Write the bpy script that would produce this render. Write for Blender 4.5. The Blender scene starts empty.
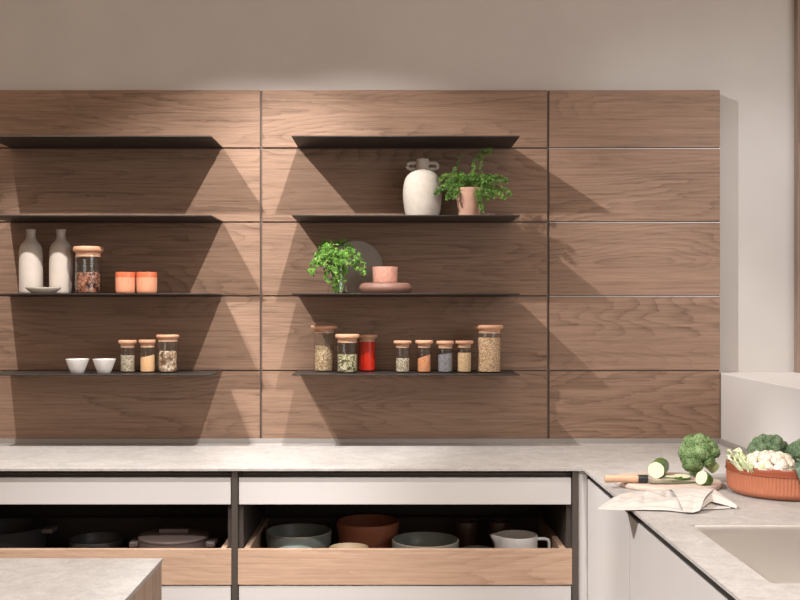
import bpy, bmesh, math, random
from mathutils import Vector, Matrix, noise
PI = math.pi
S = bpy.context.scene
C = S.collection
# ------------------------------------------------------------------ camera, world, lights, exposure
F = 1005.0; VX = 390.0; VY = 308.0; CY = -4.23; CZ = 1.49
cam_d = bpy.data.cameras.new('camera'); cam = bpy.data.objects.new('camera', cam_d); C.objects.link(cam)
cam.location = (0, CY, CZ); cam.rotation_euler = (PI/2, 0, 0)
cam_d.sensor_width = 36; cam_d.lens = F/800*36
cam_d.shift_x = (400-VX)/800; cam_d.shift_y = (VY-300)/800
cam_d.clip_start = .05
S.camera = cam
S.view_settings.view_transform = 'Standard'; S.view_settings.look = 'None'
S.view_settings.gamma = 1; S.view_settings.use_curve_mapping = False
S.view_settings.exposure = 0.0
w = bpy.data.worlds.new('world'); S.world = w; w.use_nodes = True
bg = w.node_tree.nodes['Background']
bg.inputs[1].default_value = 1.0
_n = w.node_tree.nodes; _t = _n.new('ShaderNodeTexCoord'); _s = _n.new('ShaderNodeSeparateXYZ'); _r = _n.new('ShaderNodeValToRGB')
w.node_tree.links.new(_t.outputs['Generated'], _s.inputs[0]); w.node_tree.links.new(_s.outputs[2], _r.inputs[0]); w.node_tree.links.new(_r.outputs[0], bg.inputs[0])
_r.color_ramp.elements[0].position = .02; _r.color_ramp.elements[0].color = (.24, .172, .124, 1)
_r.color_ramp.elements[1].position = .75; _r.color_ramp.elements[1].color = (.96, .715, .54, 1)

def spot(loc, target, power, deg, blend, col=(1, .85, .72), rad=.025):
    d = bpy.data.lights.new('track_and_fill_spot', 'SPOT'); o = bpy.data.objects.new('track_and_fill_spot', d); C.objects.link(o)
    d.energy = power; d.spot_size = math.radians(deg); d.spot_blend = blend; d.color = col; d.shadow_soft_size = rad
    o.location = loc; o.rotation_euler = (Vector(target)-Vector(loc)).to_track_quat('-Z', 'Y').to_euler()
    return o
WARM = (1, .955, .915)
spot((-1.66, -1.65, 3.62), (.40, 0, 1.08), 460, 40, .5, WARM)
spot((.105, -1.64, 3.62), (-.80, -.1, 1.20), 375, 46, .5, WARM)
spot((-1.82, -1.65, 3.62), (-1.20, -.2, 1.0), 300, 38, .5, WARM)
spot((1.63, -1.65, 3.62), (1.55, -.1, 1.25), 70, 46, .6, (.97, .98, 1))
spot((-1.70, -1.66, 3.62), (2.5, 0, 1.55), 330, 28, .8, (.95, .975, 1))  # extra spot added beside the left one to brighten the right wall
spot((-.9, -3.6, 3.6), (-.75, -1.75, .60), 480, 40, .6, (1, .98, .96))
spot((.55, -4.1, 3.6), (.40, -1.1, .50), 340, 31, .6, WARM)
spot((-2.6, -3.3, 3.6), (.95, -1.75, .75), 1030, 30, .6, (1, .985, .975))
ad = bpy.data.lights.new('right_fill_light', 'AREA'); ao = bpy.data.objects.new('right_fill_light', ad); C.objects.link(ao)  # unseen area light added as soft neutral fill from the right
ad.shape = 'RECTANGLE'; ad.size = 3.0; ad.size_y = 2.2; ad.energy = 70; ad.color = (.94, .97, 1.0)
ao.location = (3.9, -4.6, 2.3); ao.rotation_euler = (Vector((1.5, 0, 1.4))-ao.location).to_track_quat('-Z', 'Y').to_euler()

# ------------------------------------------------------------------ helpers
def px(x, Y): return (x-VX)*(Y-CY)/F
def pz(y, Y): return CZ+(VY-y)*(Y-CY)/F
def sc(Y): return (Y-CY)/F

def link(name, me, mat=None, parent=None, smooth=False, loc=None):
    o = bpy.data.objects.new(name, me); C.objects.link(o)
    if mat is not None:
        me.materials.append(mat)
    if smooth:
        me.polygons.foreach_set('use_smooth', [True]*len(me.polygons))
    if parent is not None: o.parent = parent
    if loc is not None: o.location = loc
    return o
def obj(name, bm, mat, parent=None, smooth=False, loc=None, angle=None):
    bmesh.ops.recalc_face_normals(bm, faces=bm.faces[:])
    me = bpy.data.meshes.new(name)
    if smooth and angle is None: angle = 40
    if smooth:
        for f in bm.faces: f.smooth = True
        for e in bm.edges:
            if len(e.link_faces) == 2 and e.calc_face_angle(0) > math.radians(angle): e.smooth = False
    bm.to_mesh(me); bm.free()
    return link(name, me, mat, parent, False, loc)
def tag(o, label, cat, group=None):
    o['label'] = label; o['category'] = cat
    if group: o['group'] = group
    return o
def struct(o):
    o['kind'] = 'structure'; return o
def thing(name, label, cat, loc=(0, 0, 0), rotz=0, group=None):
    o = bpy.data.objects.new(name, None); C.objects.link(o)
    o.empty_display_size = .05
    o.location = loc; o.rotation_euler = (0, 0, rotz)
    return tag(o, label, cat, group)
def box(bm, x0, x1, y0, y1, z0, z1, bev=0, seg=1):
    r = bmesh.ops.create_cube(bm, size=1)
    vs = r['verts']
    for v in vs:
        v.co = Vector((x0+(v.co.x+.5)*(x1-x0), y0+(v.co.y+.5)*(y1-y0), z0+(v.co.z+.5)*(z1-z0)))
    if bev:
        es = list({e for v in vs for e in v.link_edges})
        bmesh.ops.bevel(bm, geom=es, offset=bev, segments=seg, affect='EDGES', profile=.5)
def bx(name, x0, x1, y0, y1, z0, z1, mat, parent=None, bev=0, seg=2, loc=None):
    bm = bmesh.new(); box(bm, x0, x1, y0, y1, z0, z1, bev, seg)
    return obj(name, bm, mat, parent, loc=loc)
def lathe(bm, prof, seg=48, sx=1, sy=1, mod=None, M=None):
    rings = []
    for r, z in prof:
        if r < 1e-6:
            rings.append([bm.verts.new((0, 0, z))])
        else:
            ring = []
            for i in range(seg):
                a = 2*PI*i/seg
                rr = mod(r, z, a) if mod else r
                ring.append(bm.verts.new((rr*math.cos(a)*sx, rr*math.sin(a)*sy, z)))
            rings.append(ring)
    for A, B in zip(rings, rings[1:]):
        if len(A) == 1 and len(B) == 1: continue
        for i in range(seg):
            j = (i+1) % seg
            if len(A) == 1: bm.faces.new((A[0], B[j], B[i]))
            elif len(B) == 1: bm.faces.new((A[i], A[j], B[0]))
            else: bm.faces.new((A[i], A[j], B[j], B[i]))
    if M is not None:
        for ring in rings:
            for v in ring: v.co = M @ v.co
def smooth_prof(pts, n=4):
    out = []
    for i in range(len(pts)-1):
        p0 = pts[max(i-1, 0)]; p1 = pts[i]; p2 = pts[i+1]; p3 = pts[min(i+2, len(pts)-1)]
        for k in range(n):
            t = k/n
            q = []
            for c in (0, 1):
                q.append(.5*((2*p1[c])+(-p0[c]+p2[c])*t+(2*p0[c]-5*p1[c]+4*p2[c]-p3[c])*t*t+(-p0[c]+3*p1[c]-3*p2[c]+p3[c])*t**3))
            out.append((max(q[0], 0), q[1]))
    out.append(pts[-1]); return out
def tube(bm, pts, rad, seg=8, cap=True):
    pts = [Vector(p) for p in pts]
    n = len(pts); rings = []
    ref = Vector((0, 0, 1))
    for i, p in enumerate(pts):
        t = (pts[min(i+1, n-1)]-pts[max(i-1, 0)]).normalized()
        if abs(t.dot(ref)) > .95: ref = Vector((1, 0, 0)) if abs(t.x) < .9 else Vector((0, 1, 0))
        u = t.cross(ref).normalized(); v = t.cross(u).normalized()
        r = rad[i] if isinstance(rad, (list, tuple)) else rad
        rings.append([bm.verts.new(p+(u*math.cos(2*PI*k/seg)+v*math.sin(2*PI*k/seg))*r) for k in range(seg)])
    for A, B in zip(rings, rings[1:]):
        for k in range(seg):
            bm.faces.new((A[k], A[(k+1) % seg], B[(k+1) % seg], B[k]))
    if cap:
        bm.faces.new(rings[0][::-1]); bm.faces.new(rings[-1])

# ------------------------------------------------------------------ materials
def lin(c):
    return tuple(((v/255/12.92) if v/255 <= .04045 else ((v/255+.055)/1.055)**2.4) for v in c)+(1,)
class NT:
    def __init__(s, name):
        s.m = bpy.data.materials.new(name); s.m.use_nodes = True
        s.t = s.m.node_tree; s.n = s.t.nodes; s.b = s.n['Principled BSDF']; s.out = s.n['Material Output']
    def add(s, typ, **kw):
        n = s.n.new(typ)
        for k, v in kw.items(): setattr(n, k, v)
        return n
    def lk(s, a, b): s.t.links.new(a, b)
    def val(s, sock, v):
        if hasattr(v, 'is_linked') or isinstance(v, bpy.types.NodeSocket): s.lk(v, sock)
        else: sock.default_value = v
    def math(s, op, a, b=0.0):
        n = s.add('ShaderNodeMath', operation=op); s.val(n.inputs[0], a); s.val(n.inputs[1], b); return n.outputs[0]
    def mix(s, f, a, b):
        n = s.add('ShaderNodeMix', data_type='RGBA'); s.val(n.inputs[0], f); s.val(n.inputs[6], a); s.val(n.inputs[7], b); return n.outputs[2]
    def ramp(s, f, stops):
        n = s.add('ShaderNodeValToRGB'); s.lk(f, n.inputs[0]); e = n.color_ramp.elements
        while len(e) < len(stops): e.new(.5)
        for q, (p, c) in zip(e, stops): q.position = p; q.color = c
        return n.outputs[0]
    def coords(s, scale=(1, 1, 1), rnd=True):
        tc = s.add('ShaderNodeTexCoord'); v = tc.outputs['Object']
        if rnd:
            oi = s.add('ShaderNodeObjectInfo')
            mm = s.add('ShaderNodeVectorMath', operation='MULTIPLY_ADD')
            cb = s.add('ShaderNodeCombineXYZ')
            for i in range(3): s.lk(oi.outputs['Random'], cb.inputs[i])
            s.lk(cb.outputs[0], mm.inputs[0]); mm.inputs[1].default_value = (13.7, 7.3, 29.1); s.lk(v, mm.inputs[2]); v = mm.outputs[0]
        mp = s.add('ShaderNodeVectorMath', operation='MULTIPLY'); s.lk(v, mp.inputs[0]); mp.inputs[1].default_value = scale
        return mp.outputs[0]
    def noise(s, vec, scale=1, detail=2, rough=.5, dist=0):
        n = s.add('ShaderNodeTexNoise'); s.lk(vec, n.inputs['Vector']); n.inputs['Scale'].default_value = scale
        n.inputs['Detail'].default_value = detail; n.inputs['Roughness'].default_value = rough; n.inputs['Distortion'].default_value = dist
        return n.outputs[0]
    def vor(s, vec, scale, out='Distance', feat='F1'):
        n = s.add('ShaderNodeTexVoronoi', feature=feat); s.lk(vec, n.inputs['Vector']); n.inputs['Scale'].default_value = scale
        return n.outputs[out]
    def bump(s, h, strength=.3, dist=.01):
        n = s.add('ShaderNodeBump'); s.lk(h, n.inputs['Height']); n.inputs['Strength'].default_value = strength; n.inputs['Distance'].default_value = dist
        s.lk(n.outputs[0], s.b.inputs['Normal'])
    def fin(s, col=None, rough=.5, metal=0, spec=.5):
        if col is not None: s.val(s.b.inputs['Base Color'], col)
        s.val(s.b.inputs['Roughness'], rough); s.b.inputs['Metallic'].default_value = metal
        s.b.inputs['Specular IOR Level'].default_value = spec
        return s.m

def wood(name, dark, light, axis='X', amp=1.0, spec=.3, rough=.5, fine=1.0):
    t = NT(name)
    g = {'X': lambda a, c: (a, c, c), 'Y': lambda a, c: (c, a, c), 'Z': lambda a, c: (c, c, a)}[axis]
    n1 = t.noise(t.coords(g(.62, 4.6)), 1.0, 1.5, .4, .1)
    wob = t.noise(t.coords(g(9, 60)), 1.0, 2, .6)
    ph = t.math('ADD', t.math('MULTIPLY', n1, 30*amp), t.math('MULTIPLY', wob, .9))
    ring = t.math('POWER', t.math('FRACT', ph), 3.0)                 # sharp late-wood lines
    n2 = t.ramp(t.noise(t.coords(g(5, 300*fine)), 1.0, 4, .65), [(.30, (0, 0, 0, 1)), (.66, (1, 1, 1, 1))])
    n4 = t.ramp(t.noise(t.coords(g(22, 700*fine)), 1.0, 2, .5), [(.34, (0, 0, 0, 1)), (.46, (1, 1, 1, 1))])
    n3 = t.noise(t.coords(g(.8, 13)), 1.0, 3, .6)
    mask = t.ramp(t.noise(t.coords(g(.8, 4.5)), 1.2, 1), [(.40, (.12, .12, .12, 1)), (.62, (1, 1, 1, 1))])
    n5 = t.ramp(t.noise(t.coords(g(3.2, 105*fine)), 1.0, 3, .6), [(.36, (0, 0, 0, 1)), (.56, (1, 1, 1, 1))])
    f = t.math('ADD', t.math('MULTIPLY', n2, .26), t.math('ADD', t.math('MULTIPLY', n3, .46), t.math('MULTIPLY', n5, .24)))
    f = t.math('ADD', f, .14)
    f = t.math('SUBTRACT', f, t.math('MULTIPLY', t.math('MULTIPLY', ring, mask), .36))
    f = t.math('SUBTRACT', f, t.math('MULTIPLY', t.math('SUBTRACT', 1.0, n4), .14))
    n = t.add('ShaderNodeClamp'); t.lk(f, n.inputs[0])
    col = t.mix(n.outputs[0], dark, light)
    t.bump(n2, .10, .002)
    return t.fin(col, rough, 0, spec)
def stone(name, a, b, speck=.5, scale=1):
    t = NT(name); v = t.coords((1, 1, 1), False)
    n1 = t.noise(v, 9*scale, 5, .65, .6); n2 = t.noise(v, 130*scale, 3, .7); n3 = t.noise(v, 32*scale, 4, .7, .8)
    f = t.math('ADD', t.math('MULTIPLY', n1, .35), t.math('MULTIPLY', n3, .35))
    f = t.math('ADD', f, t.math('MULTIPLY', n2, .3*speck*2))
    f = t.ramp(f, [(.36, (0, 0, 0, 1)), (.66, (1, 1, 1, 1))])
    col = t.mix(f, a, b)
    t.bump(n2, .08, .002)
    return t.fin(col, .55, 0, .35)
def plain(name, c, rough=.5, metal=0, spec=.5, var=0, vs=20):
    t = NT(name)
    if var:
        n = t.noise(t.coords(), vs, 4, .6)
        f = t.ramp(n, [(.3, (0, 0, 0, 1)), (.7, (1, 1, 1, 1))])
        col = t.mix(f, tuple(v*(1-var) for v in c[:3])+(1,), tuple(min(1, v*(1+var)) for v in c[:3])+(1,))
        t.bump(n, .05, .002)
        return t.fin(col, rough, metal, spec)
    return t.fin(c, rough, metal, spec)
def seeds(name, cols, scale=260, bump=.6, rough=.7):
    t = NT(name); v = t.coords()
    n = t.add('ShaderNodeTexVoronoi'); t.lk(v, n.inputs['Vector']); n.inputs['Scale'].default_value = scale
    sp = t.add('ShaderNodeSeparateColor'); t.lk(n.outputs['Color'], sp.inputs[0])
    k = len(cols)
    c = t.ramp(sp.outputs[0], [((i+.5)/k, q) for i, q in enumerate(cols)])
    d = t.ramp(n.outputs['Distance'], [(.25, (1, 1, 1, 1)), (.75, (.45, .42, .4, 1))])
    m = t.add('ShaderNodeMix', data_type='RGBA', blend_type='MULTIPLY'); m.inputs[0].default_value = 1
    t.lk(c, m.inputs[6]); t.lk(d, m.inputs[7])
    inv = t.math('SUBTRACT', 1.0, n.outputs['Distance'])
    t.bump(inv, bump, .003)
    return t.fin(m.outputs[2], rough, 0, .3)
def glass_mat(name, tint=(.985, .99, .985, 1)):
    t = NT(name); t.n.remove(t.b)
    tr = t.add('ShaderNodeBsdfTransparent'); tr.inputs[0].default_value = tint
    gl = t.add('ShaderNodeBsdfGlossy'); gl.inputs['Roughness'].default_value = .09
    lw = t.add('ShaderNodeLayerWeight'); lw.inputs[0].default_value = .5
    fr = t.math('ADD', t.math('MULTIPLY', t.math('POWER', lw.outputs['Facing'], 4.0), .55), .045)
    mx = t.add('ShaderNodeMixShader'); t.lk(fr, mx.inputs[0]); t.lk(tr.outputs[0], mx.inputs[1]); t.lk(gl.outputs[0], mx.inputs[2])
    t.lk(mx.outputs[0], t.out.inputs[0]); return t.m
def leafmat(name, cols, rough=.5, scale=40):
    t = NT(name); n = t.noise(t.coords(), scale, 2, .5)
    k = len(cols)
    c = t.ramp(n, [(.3+.4*i/(k-1), q) for i, q in enumerate(cols)])
    t.b.inputs['Subsurface Weight'].default_value = 0
    return t.fin(c, rough, 0, .4)

OAK = wood('smoked_oak', (.100, .060, .040, 1), (.350, .224, .157, 1), 'X')
OAKL = wood('light_oak', (.28, .172, .113, 1), (.53, .365, .265, 1), 'X', .6)
OAKV = wood('vertical_oak', (.20, .135, .095, 1), (.46, .33, .245, 1), 'Z', .3)
BEECH = wood('beech', (.46, .235, .135, 1), (.66, .385, .25, 1), 'X', .5, fine=1.5)
BOARD = wood('pale_board_wood', (.42, .325, .27, 1), (.61, .50, .43, 1), 'X', .4)
KHAND = wood('knife_handle_wood', (.46, .27, .165, 1), (.66, .42, .285, 1), 'X', .5, fine=1.5)
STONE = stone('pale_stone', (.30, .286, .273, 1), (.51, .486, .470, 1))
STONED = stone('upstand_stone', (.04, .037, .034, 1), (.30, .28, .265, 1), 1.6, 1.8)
WHITE = plain('matt_white_lacquer', (.53, .508, .497, 1), .42, 0, .35)
WALL = plain('greige_plaster', (.52, .49, .465, 1), .9, 0, .2, .04, 2.5)
LEDGE = plain('white_ledge_paint', (.575, .55, .535, 1), .7, 0, .3)
SMOKV = wood('tall_smoked_oak', (.12, .08, .06, 1), (.30, .215, .165, 1), 'Z', .4)
EDGE_HL = plain('painted_edge_highlight', (.55, .54, .52, 1), .35, .6, .5)  # pale colour for the highlight painted along panel edges
FLOORM = plain('floor_screed', (.30, .275, .25, 1), .6, 0, .3, .08, 6)
SHELFM = plain('dark_bronze_metal', (.040, .033, .030, 1), .45, .3, .5)
PROF = plain('dark_grip_metal', (.105, .088, .078, 1), .42, .5, .5)
GAPM = plain('brown_metal_backing', (.13, .092, .076, 1), .5)
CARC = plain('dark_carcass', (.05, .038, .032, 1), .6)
STEEL = None
def steel():
    t = NT('brushed_steel'); v = t.coords((6, 6, 300), False); n = t.noise(v, 1, 3, .6)
    r = t.math('ADD', t.math('MULTIPLY', n, .10), .30)
    t.b.inputs['Anisotropic'].default_value = .4
    return t.fin((.80, .775, .745, 1), r, 1, .5)
STEEL = steel()
GLASS = glass_mat('clear_glass')

# ------------------------------------------------------------------ structure
PT = .052                                   # panels stand this far off the wall
XE = px(720, 0)                             # right end of the panelling
ZP0 = .945; ZP1 = pz(90, 0)
CT = .922                                   # worktop height
ST = .008
o = bx('wall_back', -4.2, 4.2, PT, PT+.15, 0, 4.2, WALL); struct(o)
o = bx('floor', -4.2, 4.2, -6.5, PT, -.1, 0, FLOORM); struct(o)
XL = 1.393; ZL = pz(373, 0)
o = bx('wall_right', XL, XL+.95, -3.0, PT, 0, ZL, LEDGE, bev=.004); struct(o)

# panelling
cols_px = [(-26, 259.8), (262.2, 547), (549.4, 720)]
rows_px = [(90, 147.3), (148.9, 221.4), (222.9, 295.2), (296.6, 369.9), (371.3, 438.6)]
rown = ['top', 'second', 'third', 'fourth', 'bottom']
lab = [
 ['top smoked oak panel above the left stack of shelves', 'smoked oak panel behind the empty upper gap of the left shelves', 'smoked oak panel behind the two stone bottles and orange cups', 'smoked oak panel behind the two white bowls on the left', 'bottom smoked oak panel under the lowest left shelf'],
 ['top smoked oak panel above the right stack of shelves', 'smoked oak panel behind the two-handled vase and the fern', 'smoked oak panel behind the parsley glass and standing grey plate', 'smoked oak panel behind the long row of spice jars', 'bottom smoked oak panel under the lowest right shelf'],
 ['topmost bare smoked oak panel of the right end column', 'second bare oak panel from the top of the right end column', 'middle bare oak panel of the right end column, faint fern shadow', 'bare oak panel of the right end column, just above white ledge height', 'lowest bare oak panel of the right end column, behind the broccoli'],
]
bx_o = bx('panel_backing', px(-26, 0), XE, .008, PT-.0005, ZP0-.003, ZP1-.001, GAPM)
tag(bx_o, 'dark backing frame showing in the gaps between oak wall panels', 'frame')
for ci, (a, b) in enumerate(cols_px):
    for ri, (t_, u_) in enumerate(rows_px):
        x0, x1 = px(a, 0), px(b, 0); z1, z0 = pz(t_, 0), pz(u_, 0)
        o = bx('wall_panel', -(x1-x0)/2, (x1-x0)/2, 0, .008, -(z1-z0)/2, (z1-z0)/2, OAK, bev=.001, loc=((x0+x1)/2, 0, (z0+z1)/2))
        tag(o, lab[ci][ri], 'wall panel', 'smoked oak wall panels')
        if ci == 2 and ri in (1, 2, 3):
            bx('edge_highlight', -(x1-x0)/2, (x1-x0)/2, -.0006, .0075, (z1-z0)/2+.0003, (z1-z0)/2+.0028, EDGE_HL, o)['label'] = 'pale painted highlight along the panel edge'  # thin pale box painted as light catching the panel's top edge

# shelves
SD = .2656
ZS = [2.170, 1.857, 1.548, 1.228]
slab = [['empty top dark metal shelf on the left', 'empty second dark metal shelf on the left, above the stone bottles', 'dark metal shelf carrying two stone bottles and orange cups', 'lowest left dark metal shelf carrying two white bowls'],
        ['empty top dark metal shelf over the vase and fern', 'dark metal shelf carrying the two-handled vase and fern', 'dark metal shelf carrying parsley glass, grey plate and pink cup', 'lowest right dark metal shelf carrying eight lidded jars']]
for ci, (a, b) in enumerate([(9.8, 222.4), (297.8, 511.6)]):
    for ri, z in enumerate(ZS):
        bm = bmesh.new(); x0, x1 = px(a, 0), px(b, 0)
        box(bm, x0, x1, -SD, 0, z-.005, z, .0008, 1)
        o = obj('wall_shelf', bm, SHELFM)
        tag(o, slab[ci][ri], 'shelf', 'dark metal wall shelves')

# tall wooden panel at the far right
o = bx('tall_wood_panel', px(797, .02), px(880, .02), .012, PT-.0005, ZL+.0005, 3.6, SMOKV, bev=.002)
tag(o, 'tall wooden panel at the right edge above the white ledge', 'panel')

# ------------------------------------------------------------------ worktop (L shaped, with a sink cut-out)
YF = -.679; XF = .683; YEND = -2.55; XLEFT = -1.80
SX0, SX1, SY0, SY1 = .788, 1.20, -2.16, -1.596    # sink cut-out
UT = .012
def rrect(x0, x1, y0, y1, r, n=6):
    pts = []
    for cx, cy, a0 in ((x1-r, y1-r, 0), (x0+r, y1-r, PI/2), (x0+r, y0+r, PI), (x1-r, y0+r, 1.5*PI)):
        for k in range(n+1):
            a = a0+PI/2*k/n; pts.append((cx+r*math.cos(a), cy+r*math.sin(a)))
    return pts
bm = bmesh.new()
outer = [(XLEFT, YF), (XF, YF), (XF, YEND), (XL, YEND), (XL, 0), (XLEFT, 0)]
inner = rrect(SX0, SX1, SY0, SY1, .012)
es = []
for loop in (outer, inner):
    vs = [bm.verts.new((x, y, CT)) for x, y in loop]
    es += [bm.edges.new((vs[i], vs[(i+1) % len(vs)])) for i in range(len(vs))]
bmesh.ops.triangle_fill(bm, use_beauty=True, use_dissolve=False, edges=es)
# drop triangles inside the hole
for f in bm.faces[:]:
    c = f.calc_center_median()
    if SX0+.01 < c.x < SX1-.01 and SY0+.01 < c.y < SY1-.01: bm.faces.remove(f)
r = bmesh.ops.extrude_face_region(bm, geom=bm.faces[:])
for v in [g for g in r['geom'] if isinstance(g, bmesh.types.BMVert)]: v.co.z -= ST
wt = obj('worktop', bm, STONE)
tag(wt, 'pale stone L-shaped worktop along the wall and right side', 'worktop')
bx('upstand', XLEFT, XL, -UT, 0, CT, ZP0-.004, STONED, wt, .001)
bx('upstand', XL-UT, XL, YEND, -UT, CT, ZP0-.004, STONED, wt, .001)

# sink
sk = thing('sink', 'brushed steel undermount sink in the right worktop', 'sink', (0, 0, 0))
bm = bmesh.new()
levels = [(-.0026, CT-.0006, .012), (-.0046, CT-.0008, .012), (-.0056, CT-.003, .012), (-.0058, CT-.02, .014), (-.0065, CT-.14, .03), (-.014, CT-.178, .04), (-.045, CT-.192, .05), (-.14, CT-.196, .05)]
prev = None
for d, z, r_ in levels:
    ring = [bm.verts.new((x, y, z)) for x, y in rrect(SX0-.002-d, SX1+.002+d, SY0-.002-d, SY1+.002+d, max(r_, .012))]
    if prev:
        for i in range(len(ring)): bm.faces.new((prev[i], prev[(i+1) % len(ring)], ring[(i+1) % len(ring)], ring[i]))
    prev = ring
bm.faces.new(prev)
o = obj('basin', bm, STEEL, sk, True, angle=60)

bm = bmesh.new(); lathe(bm, [(0, 0), (.04, 0), (.045, .003), (.04, .005), (.03, .002), (0, .002)], 32)
obj('drain', bm, STEEL, sk, True, loc=((SX0+SX1)/2, (SY0+SY1)/2, CT-.1955))

# ------------------------------------------------------------------ base cabinets on the back run
YC = -.664                                   # face of the fronts
ZF1, ZF0 = pz(478, YC), pz(504.5, YC)
ZW1, ZW0 = pz(549, YC), pz(584.6, YC)
ZN1 = pz(586, YC)
def base_cabinet(label, xa, xb, post_l, post_r):
    t = thing('base_cabinet', label, 'cabinet', ((xa+xb)/2, 0, 0), 0, 'base cabinets with open wooden drawers')
    cx = (xa+xb)/2; a, b = xa-cx, xb-cx
    Y0, Y1 = YC+.020, -.014
    ZT = CT-ST-.0005
    bm = bmesh.new()
    box(bm, a, a+.016, Y0, Y1, .10, ZT); box(bm, b-.016, b, Y0, Y1, .10, ZT)
    box(bm, a+.016, b-.016, Y1-.012, Y1, .10, ZT); box(bm, a+.016, b-.016, Y0, Y1-.012, .10, .116)
    box(bm, a+.016, b-.016, Y0+.03, Y1-.012, ZF0+.004, ZF0+.014)
    box(bm, a+.016, b-.016, Y0, Y1-.012, ZW0-.016, ZW0-.004)
    box(bm, a, b, Y0+.03, Y1, 0, .10)
    obj('carcass', bm, CARC, t)
    d = bx('upper_drawer_front', a+.003, b-.003, YC, YC+.019, ZF0, ZF1, WHITE, t, .0012)
    bm = bmesh.new()
    box(bm, a+.0165, b-.0165, YC+.030, YC+.034, ZF1-.02, ZT)
    box(bm, a+.0005, b-.0005, YC+.012, YC+.019, ZF1+.010, ZF1+.016, .002, 2)
    obj('grip_rail', bm, PROF, t)
    d = bx('wooden_drawer', a, b, YC-.004, YC+.014, ZW0, ZW1, OAKL, t, .001)
    d['label'] = 'open light oak drawer box holding crockery'
    sw = .020
    for s_ in (a+.020, b-.020-sw):
        bx('drawer_side', s_, s_+sw, YC+.0145, -.116, ZW0+.012, ZW1+.001, OAKL, d, .001)
    bx('drawer_back', a+.020, b-.020, -.1285, -.1165, ZW0+.012, ZW1, CARC, d, .001)  # dark board: the drawer's inner shade is put into its colour
    bx('drawer_bottom', a+.0405, b-.0405, YC+.0145, -.116, ZW0+.006, ZW0+.016, CARC, d)  # darkened the same way, shade painted into the bottom board
    bx('lower_drawer_front', a+.003, b-.003, YC, YC+.019, .12, ZN1, WHITE, t, .0012)
    for q0, q1 in post_l+post_r:
        bx('divider_post', q0-cx, q1-cx, YC-.006, YC+.019, .10, ZT, PROF, t, .0015)
    return t
P1a, P1b = px(231.6, YC), px(238, YC)
P2a, P2b = px(572, YC), px(578.3, YC)
base_cabinet('white base cabinet on the left, open oak drawer holding a dark lidded casserole', P1a-1.19, P1a, [], [])
base_cabinet('white base cabinet in the middle, open oak drawer holding bowls and a white jug', P1b, P2a, [(P1a+.0005, P1b-.0005)], [(P2a+.0005, P2b)])
DZ = ZW0+.0165                               # inside floor of the drawers

# right run: fronts face left
XC = .700
t = thing('corner_cabinet', 'white corner cabinet door beside the open middle drawer', 'cabinet', (XC, -.98, 0))
bx('filler_strip', P2b+.001-XC, .0, YC+.98, YC+.999, .10, ZF1+.027, WHITE, t, .001)
bm = bmesh.new(); box(bm, .022, XL-XC-.005, -1.29+.98, YC+.98+.02, 0.0, CT-ST-.0005)
obj('carcass', bm, CARC, t)
bx('door', 0, .019, -1.2865+.98, YC+.98-.003, .12, ZF1-.004, WHITE, t, .0012)
def rail(t, y0, y1):
    bm = bmesh.new(); ZT = CT-ST-.0005
    box(bm, .0185, .0215, y0, y1, ZF1-.02, ZT)
    box(bm, .003, .0184, y0, y1, ZF1-.0035, ZF1-.0012)
    box(bm, .012, .0184, y0, y1, ZF1+.009, ZF1+.013)
    obj('grip_rail', bm, PROF, t)
rail(t, -1.29+.98, YC+.98-.001)
t = thing('sink_cabinet', 'white cabinet under the sink, nearest on the right', 'cabinet', (XC, -1.9, 0))
bm = bmesh.new()
y0, y1 = -2.54+1.9, -1.291+1.9
box(bm, .022, .038, y0, y1, 0, CT-ST-.0005); box(bm, .038, XL-XC-.005, y0, y0+.016, 0, CT-ST-.0005); box(bm, .038, XL-XC-.005, y1-.016, y1, 0, CT-ST-.0005)
box(bm, .038, XL-XC-.005, y0+.016, y1-.016, .08, .1)
obj('carcass', bm, CARC, t)
bx('door', 0, .019, y0, y1-.0025, .12, ZF1-.004, WHITE, t, .0012)
rail(t, y0, y1)

# island at the front left
XI = -.516; YI = -1.947
t = thing('kitchen_island', 'stone-topped wooden island corner at the lower left', 'island', (-1.2, -2.4, 0))
bx('island_worktop', -1.9+1.2, XI+1.2, -3.0+2.4, YI+2.4, CT-.010, CT, STONE, t, .0015)
bx('end_panel', XI-.022+1.2, XI-.002+1.2, -2.99+2.4, YI-.003+2.4, 0, CT-.0105, OAKV, t, .001)
bx('island_body', -1.88+1.2, XI-.023+1.2, -2.98+2.4, YI-.02+2.4, .0, CT-.0105, WHITE, t, .001)

# ------------------------------------------------------------------ jars
SANDY = seeds('tan_seeds', [lin((150, 125, 95)), lin((205, 180, 145)), lin((225, 205, 170)), lin((160, 128, 95))], 240)
GREYS = seeds('grey_green_seeds', [lin((140, 128, 108)), lin((205, 192, 168)), lin((225, 214, 195)), lin((150, 138, 112))], 250)
PUMP = seeds('green_pumpkin_seeds', [lin((95, 98, 60)), lin((228, 220, 190)), lin((165, 160, 110)), lin((205, 195, 165)), lin((70, 70, 48))], 150)
OATS = seeds('oat_flakes', [lin((235, 200, 160)), lin((215, 175, 135)), lin((245, 220, 190)), lin((190, 150, 110))], 210)
GRAIN = seeds('pale_grain', [lin((235, 200, 155)), lin((245, 215, 175)), lin((225, 185, 140))], 420, .4)
TANP = plain('tan_powder', lin((226, 182, 140)), .9, 0, .1, .06, 120)
ORAP = seeds('orange_lentils', [lin((232, 160, 112)), lin((240, 175, 130)), lin((215, 140, 95))], 480, .4)
LAV = seeds('grey_blue_salt', [lin((150, 150, 158)), lin((175, 172, 178)), lin((115, 115, 125))], 420, .5)
REDP = plain('red_powder', lin((214, 44, 22)), .85, 0, .15, .10, 60)
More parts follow.
